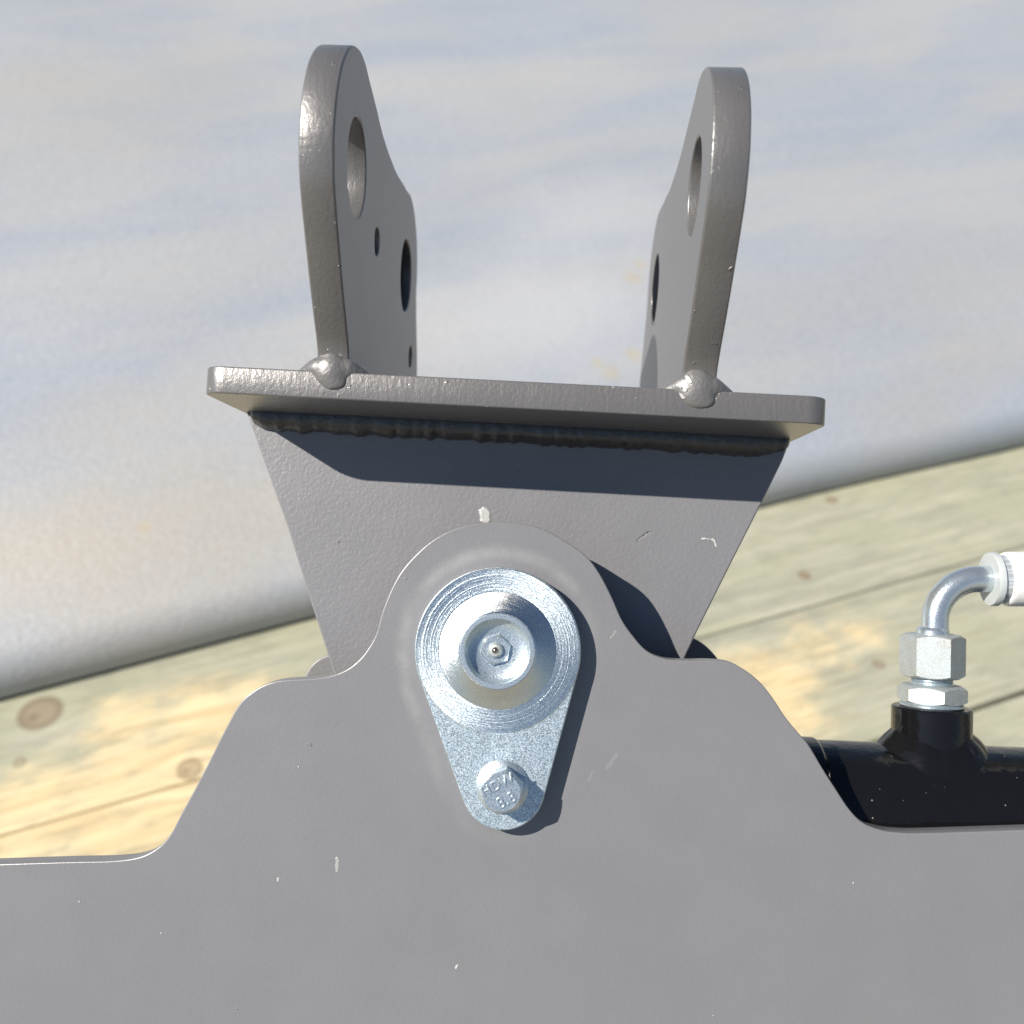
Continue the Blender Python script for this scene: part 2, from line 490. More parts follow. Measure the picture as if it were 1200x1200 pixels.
# ------------------------------------------------------------------ ground and deck
DANG = R(22.6)
DU = Vector((math.cos(DANG), math.sin(DANG), 0)); DV = Vector((-math.sin(DANG), math.cos(DANG), 0))
J0 = (ground_at(0, 975) + ground_at(820, 750) + ground_at(1150, 650)) / 3
def deck_uv(px, py):
    q = ground_at(px, py)
    return q.dot(DU), q.dot(DV)
nb = NB('treated_pine')
pos = nb.pos()
oi = nb.n('ObjectInfo').outputs['Random']
u = nb.vmath('DOT_PRODUCT', pos, tuple(DU)); v = nb.vmath('DOT_PRODUCT', pos, tuple(DV))
KNOTS = [((47, 835), 21, 0.55), ((222, 900), 13, 0.45), ((943, 674), 6, 0.75), ((975, 586), 6, 0.6), ((1030, 778), 6, 0.5), ((23, 893), 6, 0.4)]
bend = None
knot_mask = None; knot_ring = None
vv = v
for (kx, ky), kr, st in KNOTS:
    ku, kv = deck_uv(kx, ky)
    rm = kr * (ground_at(kx, ky) - Vector((0, 0, CAM_H))).length / 1200
    du = nb.math('SUBTRACT', u, ku); dv = nb.math('SUBTRACT', v, kv)
    dd = nb.math('SQRT', nb.math('ADD', nb.math('MULTIPLY', du, du), nb.math('MULTIPLY', nb.math('MULTIPLY', dv, dv), 0.8)))
    mk_ = nb.math('MULTIPLY', nb.ramp(dd, rm * 0.7, rm * 1.25, 1, 0), st)
    rim = nb.math('MULTIPLY', nb.math('MULTIPLY', nb.ramp(dd, rm * 0.55, rm * 0.95, 0, 1), nb.ramp(dd, rm * 0.95, rm * 1.25, 1, 0)), st * 0.85)
    if kr > 10:
        ring_ = nb.math('MULTIPLY', nb.math('ADD', nb.math('SINE', nb.math('MULTIPLY', dd, 22.0 / rm)), 1.0), 0.5)
        core = nb.ramp(nb.vmath('LENGTH', nb.comb(nb.math('ADD', du, rm * 0.35), nb.math('ADD', dv, rm * 0.2), 0.0)), rm * 0.1, rm * 0.5, 0.8, 0)
        inner = nb.math('MULTIPLY', nb.ramp(dd, rm * 0.8, rm * 1.0, 1, 0), nb.math('MAXIMUM', core, nb.math('MULTIPLY', ring_, 0.4)))
        rim = nb.math('MAXIMUM', rim, nb.math('MULTIPLY', inner, st))
    knot_mask = mk_ if knot_mask is None else nb.math('MAXIMUM', knot_mask, mk_)
    knot_ring = rim if knot_ring is None else nb.math('MAXIMUM', knot_ring, rim)
    # fibres part around the knot
    push = nb.math('MULTIPLY', nb.math('MULTIPLY', dv, -1.0), nb.math('POWER', 2.718, nb.math('MULTIPLY', nb.math('MULTIPLY', dd, dd), -1.0 / (2.5 * rm) ** 2)))
    vv = nb.math('ADD', vv, nb.math('MULTIPLY', push, 0.8))
rv = nb.math('MULTIPLY', oi, 7.0)
g3 = nb.comb(nb.math('MULTIPLY', u, 3.0 * KS), nb.math('MULTIPLY', vv, 40.0 * KS), rv)
grain = nb.noise(g3, 1.6, 5, 0.62, 0.7)
fine = nb.noise(nb.comb(nb.math('MULTIPLY', u, 12.0 * KS), nb.math('MULTIPLY', vv, 420.0 * KS), rv), 1.0, 3, 0.6)
big = nb.noise(nb.comb(nb.math('MULTIPLY', u, 7.0 * KS), nb.math('MULTIPLY', v, 16.0 * KS), rv), 1.0, 4, 0.6)
PATCH = [((20, 990), 60), ((150, 850), 42), ((235, 838), 55), ((300, 830), 45), ((40, 960), 70), ((160, 940), 90), ((260, 930), 60), ((930, 835), 34), ((955, 760), 26), ((1005, 742), 18), ((900, 800), 50), ((330, 900), 120), ((550, 900), 170)]
pm = None
warp = nb.math('MULTIPLY', nb.math('SUBTRACT', nb.noise(nb.comb(nb.math('MULTIPLY', u, 22.0 * KS), nb.math('MULTIPLY', v, 34.0 * KS), 0.0), 1.0, 4, 0.65), 0.5), 0.09 / KS)
for (kx, ky), kr in PATCH:
    ku, kv = deck_uv(kx, ky)
    rm = kr * (ground_at(kx, ky) - Vector((0, 0, CAM_H))).length / 1200
    dd = nb.vmath('LENGTH', nb.comb(nb.math('SUBTRACT', u, ku), nb.math('SUBTRACT', v, kv), 0.0))
    dd = nb.math('SUBTRACT', nb.math('ADD', dd, warp), rm)
    pm = dd if pm is None else nb.math('MINIMUM', pm, dd)
pale = nb.ramp(pm, -0.03 / KS, 0.03 / KS, 1, 0)
green = nb.mix(nb.ramp(grain, 0.3, 0.72), (0.425, 0.415, 0.32), (0.285, 0.285, 0.225))
green = nb.mix(nb.ramp(big, 0.38, 0.68, 0, 0.65), green, (0.34, 0.345, 0.24))
yellow = nb.mix(nb.ramp(grain, 0.32, 0.7), (0.68, 0.565, 0.345), (0.56, 0.43, 0.235))
col = nb.mix(pale, green, yellow)
col = nb.mix(nb.ramp(fine, 0.50, 0.72, 0, 0.42), col, (0.16, 0.125, 0.075))
smear = nb.noise(nb.comb(nb.math('MULTIPLY', u, 9.0 * KS), nb.math('MULTIPLY', v, 60.0 * KS), 3.0), 1.0, 5, 0.65)
col = nb.mix(nb.ramp(smear, 0.60, 0.78, 0, 0.35), col, (0.14, 0.13, 0.10))
mot = nb.noise(nb.comb(nb.math('MULTIPLY', u, 14.0), nb.math('MULTIPLY', v, 30.0), 9.0), 1.0, 5, 0.7)
col = nb.mix(nb.ramp(mot, 0.46, 0.68, 0, 0.42), col, (0.22, 0.225, 0.17))
col = nb.mix(knot_mask, col, (0.235, 0.16, 0.095))
col = nb.mix(knot_ring, col, (0.09, 0.05, 0.03))
M_wood = nb.set(Base_Color=col, Roughness=0.62, Normal=nb.bump(nb.math('ADD', grain, nb.math('MULTIPLY', fine, 0.5)), 0.0009, 0.6))
nb = NB('packed_gravel')
p_ = nb.pos()
M_ground = nb.set(Base_Color=nb.mix(nb.noise(p_, 14, 5, 0.6), (0.13, 0.12, 0.10), (0.26, 0.24, 0.21)), Roughness=0.9, Normal=nb.bump(nb.noise(p_, 60, 4), 0.01))
bm = bmesh.new()
for x, y in ((-150, -150), (150, -150), (150, 150), (-150, 150)): bm.verts.new((x, y, -0.16))
bm.faces.new(bm.verts)
gme = from_bm(bm)
gnd = part('ground', gme, M_ground)
tag(gnd, 'packed gravel ground under the timber deck', kind='structure')

deck = bpy.data.objects.new('timber_deck', None)
COL.objects.link(deck)
tag(deck, 'pale weathered pine planks lying side by side under the steel frame', kind='structure')
deck['_b'] = [0, 0, 0]
PW = 0.187 / KS
def plank_mesh(L, wd, th, seed):
    bm = bmesh.new()
    nL = 90
    prof = []
    e = 0.003
    for a in range(4): prof.append((-wd / 2 + e - e * math.cos(a * math.pi / 6), -e + e * math.sin(a * math.pi / 6)))
    for k in range(1, 8): prof.append((-wd / 2 + e + (wd - 2 * e) * k / 8, 0))
    for a in range(4): prof.append((wd / 2 - e + e * math.sin(a * math.pi / 6), -e + e * math.cos(a * math.pi / 6)))
    prof += [(wd / 2, -th), (-wd / 2, -th)]
    rings = []
    for i in range(nL + 1):
        x = -L / 2 + L * i / nL
        off = 0.0012 * noise.noise(Vector((x * 3, seed * 9.1, 0)))
        z0 = 0.0010 * noise.noise(Vector((x * 2, seed * 5.3, 4)))
        rings.append([bm.verts.new((x, a + off + 0.0007 * noise.noise(Vector((x * 12, a * 20, seed))), b + z0 - 0.0012 * (a / wd * 2) ** 2 * (1 if b > -th + 1e-4 else 0))) for a, b in prof])
    n = len(prof)
    for a, b in zip(rings, rings[1:]):
        for k in range(n):
            j = (k + 1) % n
            bm.faces.new((a[k], a[j], b[j], b[k]))
    bm.faces.new(rings[0]); bm.faces.new(rings[-1])
    return from_bm(bm, 40)
v0 = J0.dot(DV)
for i in range(-4, 9):
    gap = 0.0030
    me = plank_mesh(5.2, PW - gap, 0.038, i)
    o = bpy.data.objects.new('plank', me); me.name = 'plank'; me.materials.append(M_wood)
    COL.objects.link(o); o.parent = deck
    c = DV * (v0 + (i + 0.5) * PW - (0.005 if i <= -2 else 0)) + DU * (0.35 + 0.06 * i)
    o.location = (c.x, c.y, rnd.uniform(-0.0012, 0)); o.rotation_euler = (0, 0, DANG)
# joists carrying the planks down to the ground
for k in range(5):
    bm = bmesh.new()
    bmesh.ops.create_cube(bm, size=1)
    for q in bm.verts: q.co = Vector((q.co.x * 0.045, q.co.y * 14 * PW, q.co.z * 0.118))
    bmesh.ops.bevel(bm, geom=bm.edges[:], offset=0.003, segments=2)
    me = from_bm(bm); me.name = 'joist'; me.materials.append(M_wood)
    o = bpy.data.objects.new('joist', me); COL.objects.link(o); o.parent = deck
    c = DV * (v0 + 2 * PW) + DU * (-1.2 + 0.8 * k)
    o.location = (c.x, c.y, -0.1005); o.rotation_euler = (0, 0, DANG)

# ------------------------------------------------------------------ the silver cover behind
nb = NB('silver_cover')
pos = nb.pos()
TA = R(23.7)
TU = Vector((math.cos(TA), math.sin(TA), 0)); TVv = Vector((-math.sin(TA), math.cos(TA), 0))
u = nb.vmath('DOT_PRODUCT', pos, tuple(TU)); v = nb.vmath('DOT_PRODUCT', pos, tuple(TVv))
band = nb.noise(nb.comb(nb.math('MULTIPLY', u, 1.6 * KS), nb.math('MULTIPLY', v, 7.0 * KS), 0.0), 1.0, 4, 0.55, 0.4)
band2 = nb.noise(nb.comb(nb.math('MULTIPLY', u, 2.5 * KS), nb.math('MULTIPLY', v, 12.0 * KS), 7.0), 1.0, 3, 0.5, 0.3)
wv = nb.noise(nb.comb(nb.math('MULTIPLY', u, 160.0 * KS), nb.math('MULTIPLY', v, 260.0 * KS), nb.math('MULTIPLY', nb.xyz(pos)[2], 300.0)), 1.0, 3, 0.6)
SILV = ((0.345, 0.375, 0.425), (0.425, 0.425, 0.42))  # bluish and whitish streaks: reflected sky and sheen put into the colour
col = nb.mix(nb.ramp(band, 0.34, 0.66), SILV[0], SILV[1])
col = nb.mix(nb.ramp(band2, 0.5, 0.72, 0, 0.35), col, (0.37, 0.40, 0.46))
def cover_hit(px, py):
    return None
M_cover_nb = nb; M_cover_col = col; M_cover_w = wv; M_cover_uv = (u, v)

T0 = ground_at(360, 728)
tu0, tv0 = T0.dot(TU), T0.dot(TVv)
SL = R(24)
def cover_profile():
    pr = []
    r = 0.052
    # undercut, rounded edge, then the long rising face that slowly flattens
    r = 0.058
    for k in range(0, 23):
        a = R(145) + (SL - R(145)) * k / 22          # tilt of the outward normal from vertical
        pr.append((r - r * math.sin(a), r + r * math.cos(a) - r * 0.55))
    x, z = pr[-1]
    for k in range(1, 60):
        sl = SL * (1 - 0.25 * min(1, k / 50))
        x += 0.045 * math.cos(sl); z += 0.045 * math.sin(sl)
        pr.append((x, z))
    return pr
CP = cover_profile()
def cover_point(s, k):
    x, z = CP[k]
    bow = -0.045 * s ** 2 * 0.6 * KS + 0.006 * noise.noise(Vector((s * 2.2, 3, 0)))
    wob = (0.012 * noise.noise(Vector((s * 1.3, x * 3.6, 1.0))) + 0.0045 * noise.noise(Vector((s * 2.6, x * 9, 5.0)))) * min(1, max(0, (x - 0.02) / 0.06))
    p = TU * (tu0 + s) + TVv * (tv0 + x + bow)
    return Vector((p.x, p.y, max(z, 0.001) + wob))
bm = bmesh.new()
grid = []
NS = 130
for i in range(NS + 1):
    s = -1.3 + 4.4 * i / NS
    row = [bm.verts.new(cover_point(s, k)) for k in range(len(CP))]
    last = CP[-1]
    p = TU * (tu0 + s) + TVv * (tv0 + last[0])
    row.append(bm.verts.new((p.x, p.y, 0.001)))
    grid.append(row)
for a, b in zip(grid, grid[1:]):
    for k in range(len(a)):
        j = (k + 1) % len(a)
        bm.faces.new((a[k], b[k], b[j], a[j]))
bm.faces.new(grid[0]); bm.faces.new(grid[-1])
cme = from_bm(bm, 60)
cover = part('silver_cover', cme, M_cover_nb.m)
tag(cover, 'smooth silver-grey cover with painted-in beige reflections and small yellow stains, rounded lower edge on the planks', 'cover')
# where an image point falls on the cover
from mathutils.bvhtree import BVHTree
bvh = BVHTree.FromPolygons([v_.co for v_ in cme.vertices], [list(p.vertices) for p in cme.polygons])
def on_cover(px, py):
    d = (MP.to_3x3() @ ray(px, py)).normalized()
    h = bvh.ray_cast(Vector((0, 0, CAM_H)), d)[0]
    return h
nb = M_cover_nb; col = M_cover_col; u, v = M_cover_uv
wp = nb.math('MULTIPLY', nb.math('SUBTRACT', nb.noise(pos, 10, 4, 0.6), 0.5), 0.14)  # broad beige, brown and pale patches below: reflections and sheen painted into the colour
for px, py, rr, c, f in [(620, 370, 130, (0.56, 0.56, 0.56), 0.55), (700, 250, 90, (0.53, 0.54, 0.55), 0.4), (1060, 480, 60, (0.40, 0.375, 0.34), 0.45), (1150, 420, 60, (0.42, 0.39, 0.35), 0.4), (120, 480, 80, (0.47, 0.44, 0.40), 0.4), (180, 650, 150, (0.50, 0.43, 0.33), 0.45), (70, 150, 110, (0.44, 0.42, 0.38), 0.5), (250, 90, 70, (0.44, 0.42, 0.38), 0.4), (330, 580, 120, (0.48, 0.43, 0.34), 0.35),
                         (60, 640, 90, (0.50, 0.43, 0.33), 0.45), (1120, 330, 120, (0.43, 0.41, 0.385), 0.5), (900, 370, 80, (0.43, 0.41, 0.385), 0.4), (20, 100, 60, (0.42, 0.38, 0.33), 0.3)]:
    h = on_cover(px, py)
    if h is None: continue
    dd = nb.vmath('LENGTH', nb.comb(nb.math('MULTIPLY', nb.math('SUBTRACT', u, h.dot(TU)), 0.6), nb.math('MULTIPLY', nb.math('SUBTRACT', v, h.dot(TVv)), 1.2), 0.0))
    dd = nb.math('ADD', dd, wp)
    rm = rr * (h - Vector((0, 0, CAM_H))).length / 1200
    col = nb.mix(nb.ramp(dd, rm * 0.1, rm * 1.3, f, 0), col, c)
wp = nb.math('MULTIPLY', nb.math('SUBTRACT', nb.noise(pos, 70, 4, 0.6), 0.5), 0.012)
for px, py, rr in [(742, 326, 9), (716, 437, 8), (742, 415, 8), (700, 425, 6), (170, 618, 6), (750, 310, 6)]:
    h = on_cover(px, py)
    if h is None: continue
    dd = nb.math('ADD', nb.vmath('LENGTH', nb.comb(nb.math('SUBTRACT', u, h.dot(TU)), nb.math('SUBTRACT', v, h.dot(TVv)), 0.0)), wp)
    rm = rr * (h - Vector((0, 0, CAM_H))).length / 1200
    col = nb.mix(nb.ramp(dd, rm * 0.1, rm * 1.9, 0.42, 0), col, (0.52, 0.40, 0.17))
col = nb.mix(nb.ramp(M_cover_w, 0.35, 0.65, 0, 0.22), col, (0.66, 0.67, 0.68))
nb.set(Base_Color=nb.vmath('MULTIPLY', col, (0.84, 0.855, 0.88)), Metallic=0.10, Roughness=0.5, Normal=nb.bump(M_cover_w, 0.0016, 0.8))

# ------------------------------------------------------------------ steel frame (two cheek plates)
def floor_Z(Y): return (Y * math.sin(PITCH) - CAM_H) / math.cos(PITCH)
frame_t = thing('steel_frame', Vector((0, Y_FRONT, floor_Z(Y_FRONT))),
                'grey painted cheek plate with a rounded hump behind the zinc pin, filling the lower picture', 'machine frame')
OUT = [(-90, 1015.5), (0, 1012.5), (80, 1010), (133, 1008.7), (164.5, 1004), (185.5, 993), (199.5, 978), (213.5, 952), (238, 906.5), (262.5, 857.5),
       (280, 826), (294, 812), (311.5, 802), (332.5, 797), (367.5, 795), (388.5, 791.7), (406, 784.7), (421, 773), (432, 759), (441, 742), (450.5, 710), (468, 673),
       (492.5, 645), (517, 627), (545, 616), (575, 612), (604.5, 613), (636, 620), (667, 637), (688, 653), (703, 673), (717, 700), (728, 725),
       (740, 743), (757, 762), (777, 771.5), (800, 774), (833, 774), (857, 777), (877, 788), (893, 802), (907, 820), (920, 840), (934, 857),
       (947.5, 873), (963, 899), (979, 924), (995, 948), (1011, 964), (1033, 973), (1058, 976.3), (1090, 976.5), (1200, 973), (1300, 970)]
o2 = catmull([P2(x, y, Y_FRONT) for x, y in OUT], 5)
zb = floor_Z(Y_FRONT + T_FRONT) + 0.001
o2 += [(0.36, o2[-1][1] - 0.002), (0.36, zb), (-0.36, zb), (-0.36, o2[0][1] - 0.003)]
T = Matrix.Translation((0, Y_FRONT, 0)) @ XZ
fp = part('front_plate', plate(o2, T_FRONT, 0.0005, matrix=T), M_front, frame_t)
YR = 0.503
OUTR = [(340, 1000), (344, 900), (351, 830), (355, 802), (360, 788), (369, 776), (383, 768.5), (400, 766), (500, 762), (700, 750), (790, 744), (806, 745.5), (822, 753), (834, 763.5), (843, 776), (850, 800), (858, 840), (866, 900), (872, 1000)]
o3 = catmull([P2(x, y, YR) for x, y in OUTR], 5)
zb = floor_Z(YR + 0.01) + 0.001
o3 += [(o3[-1][0], zb), (o3[0][0], zb)]
part('rear_plate', plate(o3, 0.010, 0.0005, matrix=Matrix.Translation((0, YR, 0)) @ XZ), M_lug, frame_t)

# ------------------------------------------------------------------ mounting bracket: web, flange, two lugs
brk = thing('mounting_bracket', at(583.8, 761, Y_WEB), 'grey steel bracket with two drilled upright lugs welded on a flat flange', 'bracket')
web = [(284, 470), (296.7, 505), (318, 565), (336.7, 617), (361.7, 698), (376, 742), (392, 792), (420, 900), (480, 960), (700, 960), (760, 900), (798, 785), (802.5, 771), (817, 740), (857, 660), (893, 589), (917, 540), (936, 490), (940, 482)]
w2 = [P2(x, y, Y_WEB) for x, y in web]
part('pivot_boss', lathe([(0.030, 0), (0.030, Y_WEB - Y_FRONT - T_FRONT - 0.0006)], 64, Matrix.Translation((PIN_C[0], Y_WEB - 0.0002, PIN_C[1])) @ Matrix(((1, 0, 0, 0), (0, 0, -1, 0), (0, 1, 0, 0), (0, 0, 0, 1)))), M_lug, brk)
part('web_plate', plate(w2, 0.024, 0.0008, matrix=Matrix.Translation((0, Y_WEB, 0)) @ XZ), M_web, brk)
# flange, drawn in (s, Y), extruded along t
KB = 0.414 / 0.4235
F_S0, F_S1, F_T0, F_T1, F_Y0, F_Y1 = [q * KB for q in (-0.1490, 0.1135, 0.0600, 0.0715, 0.4235, 0.660)]
STY = Matrix((( SV.x, 0, TV.x, 0), (0, 1, 0, 0), (SV.z, 0, TV.z, 0), (0, 0, 0, 1)))     # (s, Y, t) -> machine
def rrect(x0, y0, x1, y1, r, n=8):
    out = []
    for cx, cy, a0 in ((x1 - r, y0 + r, -90), (x1 - r, y1 - r, 0), (x0 + r, y1 - r, 90), (x0 + r, y0 + r, 180)):
        for k in range(n + 1):
            a = R(a0 + 90 * k / n)
            out.append((cx + r * math.cos(a), cy + r * math.sin(a)))
    return out
fo = rrect(F_S0, F_Y0, F_S1, F_Y1, 0.009)
# right front corner is tighter than the left one
part('flange', plate(fo, F_T1 - F_T0, 0.0007, matrix=STY @ Matrix.Translation((0, 0, F_T0))), M_cut, brk)
def lug_profile():
    front = [(0.4240, 0.0700), (0.4238, 0.0800), (0.4070, 0.0985), (0.3930, 0.1152)]
    pts = list(front)
    cx, cy, r = 0.4175, 0.1572, 0.0455
    for k in range(0, 13):
        a = R(218 - (218 - 72) * k / 12)
        pts.append((cx + r * math.cos(a), cy + r * math.sin(a)))
    pts += [(0.4530, 0.1965), (0.4740, 0.1925), (0.5090, 0.1912), (0.5320, 0.1935)]
    cx, cy, r = 0.568, 0.1523, 0.0455
    for k in range(0, 9):
        a = R(105 - 105 * k / 8)
        pts.append((cx + r * math.cos(a), cy + r * math.sin(a)))
    pts += [(0.6230, 0.1350), (0.6357, 0.1146), (0.6400, 0.0950), (0.6410, 0.0700)]
    return pts
LP = [(a * KB, b * KB) for a, b in lug_profile()]
def circ(cx, cy, r, n=40):
    cx, cy, r = cx * KB, cy * KB, r * KB
    return [(cx + r * math.cos(2 * math.pi * k / n), cy + r * math.sin(2 * math.pi * k / n)) for k in range(n)]
HO = [circ(0.4175, 0.1560, 0.0200, 56), circ(0.568, 0.1523, 0.0200, 56), circ(0.4727, 0.1422, 0.0066, 28), circ(0.6039, 0.1132, 0.0066, 28)]
# (Y, t) drawn -> extruded along s
def YTS(s0): return Matrix(((SV.x * 1, 0, TV.x, 0), (0, 1, 0, 0), (SV.z, 0, TV.z, 0), (0, 0, 0, 1))) @ Matrix(((0, 0, 1, s0), (1, 0, 0, 0), (0, 1, 0, 0), (0, 0, 0, 1)))
LT = 0.0135 * KB
lug_s = ((-0.1007 * KB, ), (0.0516 * KB, ))
dirt = lambda: None
for k, (s0,) in enumerate(lug_s):
    s0 *= (1.0, 1.015)[k]
    fz_ = (1.0, 0.978)[k]
    LPk = [(a, F_T1 + (b - F_T1) * fz_) for a, b in LP]
    HOk = [[(a, F_T1 + (b - F_T1) * fz_) for a, b in h] for h in HO]
    lg = part('lug', plate(catmull(LPk, 3), LT * (1.0, 1.06)[k], 0.0009, HOk if k == 0 else HOk[:2], YTS(s0), jit=0.0003), M_cut if False else None, brk)
    lg.data.materials.append(M_lug); lg.data.materials.append(M_cut)
    side = Vector(SV)
    for p in lg.data.polygons:
        p.material_index = 0 if abs(p.normal.dot(side)) > 0.9 else 1
    pc = SV * (s0 + (LT * 0.40 if k == 0 else 0.0034)) + TV * (0.1523 * KB) + Vector((0, 0.568 * KB, 0))
    pg = part('bore_plug', lathe([(0.0, -0.003), (0.0178, -0.003), (0.0195, -0.0018), (0.0195, 0.0018), (0.0178, 0.003), (0.0, 0.003)], 56, along(pc, SV)), M_plug, brk, 'black plug in the rear bore of the lug')
    # weld running round the foot, thickest at the nose
    it = []
    sc = s0 + LT / 2
    r1 = random.Random(30 + k)
    y = F_Y0 + 0.0065
    while y < F_Y0 + 0.2165:
        for sg in (-1, 1):
            rr = 0.0048 + r1.uniform(-0.0005, 0.0006) + (0.0016 if y < F_Y0 + 0.0135 else 0)
            it.append(((sc + sg * (LT / 2 + 0.0005), y, F_T1 + 0.0003), (rr, 0.0042, rr)))
        y += 0.0030
    big = 1.0 if k == 0 else 1.12
    it.append(((sc - 0.0005, F_Y0 + 0.001, F_T1 + 0.0005), (0.0072 * big, 0.0042, 0.0078 * big)))          # the lump wrapped over the nose
    big = 1.0 if k == 0 else 1.12
    it.append(((sc + 0.0010, F_Y0 + 0.0003, F_T1 - 0.0040), (0.0060 * big, 0.0024, 0.0040)))
    for sg in (-1, 1):
        for q in range(7):
            f = q / 6
            it.append(((sc + sg * (0.0060 + 0.0070 * f), F_Y0 + 0.0033 + 0.004 * f, F_T1 + 0.0016 - 0.0020 * f), (0.0046 - 0.0016 * f, 0.0050, 0.0050 - 0.0026 * f)))
    part('weld_bead', blobs(it, 0.0009, STY, 8), M_weld, brk)
# weld under the flange, against the web
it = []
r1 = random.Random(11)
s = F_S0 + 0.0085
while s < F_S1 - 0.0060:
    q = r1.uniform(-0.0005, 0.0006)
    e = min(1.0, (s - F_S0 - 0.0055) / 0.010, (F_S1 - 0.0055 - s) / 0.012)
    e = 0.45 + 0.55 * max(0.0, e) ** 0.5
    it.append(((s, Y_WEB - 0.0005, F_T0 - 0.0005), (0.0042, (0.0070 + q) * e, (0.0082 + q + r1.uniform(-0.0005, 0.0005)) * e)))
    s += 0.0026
part('weld_bead', blobs(it, 0.0010, STY, 4), M_weld_dark, brk, 'glossy weld bead, darkened to suggest the shade under the flange')

# ------------------------------------------------------------------ pivot pin with its flag plate
pin = thing('pivot_pin', Vector((PIN_C[0], Y_FRONT, PIN_C[1])), 'teardrop zinc-plated pivot pin head with a turned cone and grease nipple', 'pin')
FACE = Matrix(((1, 0, 0, 0), (0, 0, -1, 0), (0, 1, 0, 0), (0, 0, 0, 1)))     # local z -> towards the camera (-Y)
def face_at(c, Y): return Matrix.Translation((c[0], Y, c[1])) @ FACE
Ra, Rb = 0.0350, 0.0176
dvec = Vector((TAIL_C[0] - PIN_C[0], TAIL_C[1] - PIN_C[1])); Ld = dvec.length
ax = math.atan2(dvec.y, dvec.x); beta = math.acos((Ra - Rb) / Ld)
tp = []
for k in range(65):
    a = ax + beta + (2 * math.pi - 2 * beta) * k / 64
    tp.append((PIN_C[0] + Ra * math.cos(a), PIN_C[1] + Ra * math.sin(a)))
for k in range(33):
    a = ax - beta + 2 * beta * k / 32
    tp.append((TAIL_C[0] + Rb * math.cos(a), TAIL_C[1] + Rb * math.sin(a)))
PT = 0.0078
part('flag_plate', plate(tp, PT, 0.0006, [[(PIN_C[0] + 0.0152 * math.cos(2 * math.pi * k / 64), PIN_C[1] + 0.0152 * math.sin(2 * math.pi * k / 64)) for k in range(64)]], matrix=Matrix.Translation((0, Y_FRONT - PT - 0.0003, 0)) @ XZ), M_zinc_tail, pin)
yp = Y_FRONT - PT - 0.0003
# turned head: a thin raised disc, a bevel and a rim with a recess
part('turned_disc', lathe([(0.0346, -0.0005), (0.0346, 0.0001), (0.0343, 0.00035), (0.0155, 0.0004), (0.0155, -0.0005)], 128, face_at(PIN_C, yp), cap=False), M_zinc_disc, pin)
part('cone', lathe([(0.0247, -0.0003), (0.0246, 0.0006), (0.0236, 0.0009), (0.0165, 0.0026), (0.0160, 0.0029), (0.0158, 0.0029), (0.0150, -0.0003)], 128, face_at(PIN_C, yp), cap=False), M_zinc_cone, pin)
part('rim', lathe([(0.0158, 0.0010), (0.0158, 0.0030), (0.0155, 0.0032), (0.0138, 0.0032), (0.0135, 0.0030), (0.0130, 0.0008), (0.0126, -0.0010), (0.0112, -0.0018), (0.0075, -0.0022), (0.0, -0.0024)], 96, face_at(PIN_C, yp), cap=False), M_zinc, pin)
gn = part('grease_nipple', hexprism(0.0116, 0.0034, 0.5, 0.3, face_at((PIN_C[0] - 0.0009, PIN_C[1] + 0.0002), yp + 0.0038)), M_zinc, pin)
gc = (PIN_C[0] - 0.0009, PIN_C[1] + 0.0002)
part('nipple_collar', lathe([(0.0052, 0.0018), (0.0050, 0.0024), (0.0040, 0.0027), (0.0038, 0.0029), (0.0030, 0.0030), (0.0027, 0.0042), (0.0031, 0.0050), (0.0031, 0.0056), (0.0024, 0.0064), (0.0014, 0.0066), (0.0011, 0.0062), (0.0, 0.0062)], 48, face_at(gc, yp + 0.0048)), M_zinc_nut, gn)
nb = NB('steel_ball')
M_ball = nb.set(Base_Color=(0.35, 0.27, 0.24), Metallic=1.0, Roughness=0.2)
part('check_ball', lathe([(0.0012 * math.sin(R(a)), 0.0063 + 0.0012 * -math.cos(R(a))) for a in range(0, 181, 15)], 24, face_at(gc, yp + 0.0048)), M_ball, gn)

# ------------------------------------------------------------------ flange bolt
blt = thing('flange_bolt', Vector((TAIL_C[0], yp, TAIL_C[1])), 'small zinc hex bolt stamped 8.8 in the narrow lower end of the pin plate', 'bolt')
BC = (TAIL_C[0] - 0.0002, TAIL_C[1] + 0.0006)
part('washer_flange', lathe([(0.0108, 0.0), (0.0111, 0.0006), (0.0109, 0.0013), (0.0100, 0.0018), (0.0082, 0.0027), (0.0060, 0.0030)], 72, face_at(BC, yp)), M_zinc, blt)
hd = part('hex_head', hexprism(0.0163, 0.0088, 0.42, R(257.5), face_at(BC, yp - 0.0024), both=False), M_zinc, blt)
YH = yp - 0.0024 - 0.0088
def lettering(txt, centre, size, ang, Y):
    cu = bpy.data.curves.new('t', 'FONT')
    cu.body = txt; cu.size = size; cu.extrude = 0.00026; cu.bevel_depth = 0.00012; cu.bevel_resolution = 1
    cu.align_x = 'CENTER'; cu.align_y = 'CENTER'; cu.space_character = 1.08; cu.resolution_u = 4; cu.offset = 0.0
    o = bpy.data.objects.new('t', cu); COL.objects.link(o)
    bpy.context.view_layer.update()
    me = bpy.data.meshes.new_from_object(o.evaluated_get(bpy.context.evaluated_depsgraph_get()))
    bpy.data.objects.remove(o)
    me.transform(Matrix.Translation((centre[0], Y, centre[1])) @ FACE @ Matrix.Rotation(ang, 4, 'Z'))
    return me
px_at = lambda x, y: P2(x, y, YH)
hx = px_at(589, 929)
part('stamped_letters', lettering('HDW', px_at(583.2, 920.0), 0.0056, R(28), YH), M_zinc, hd)
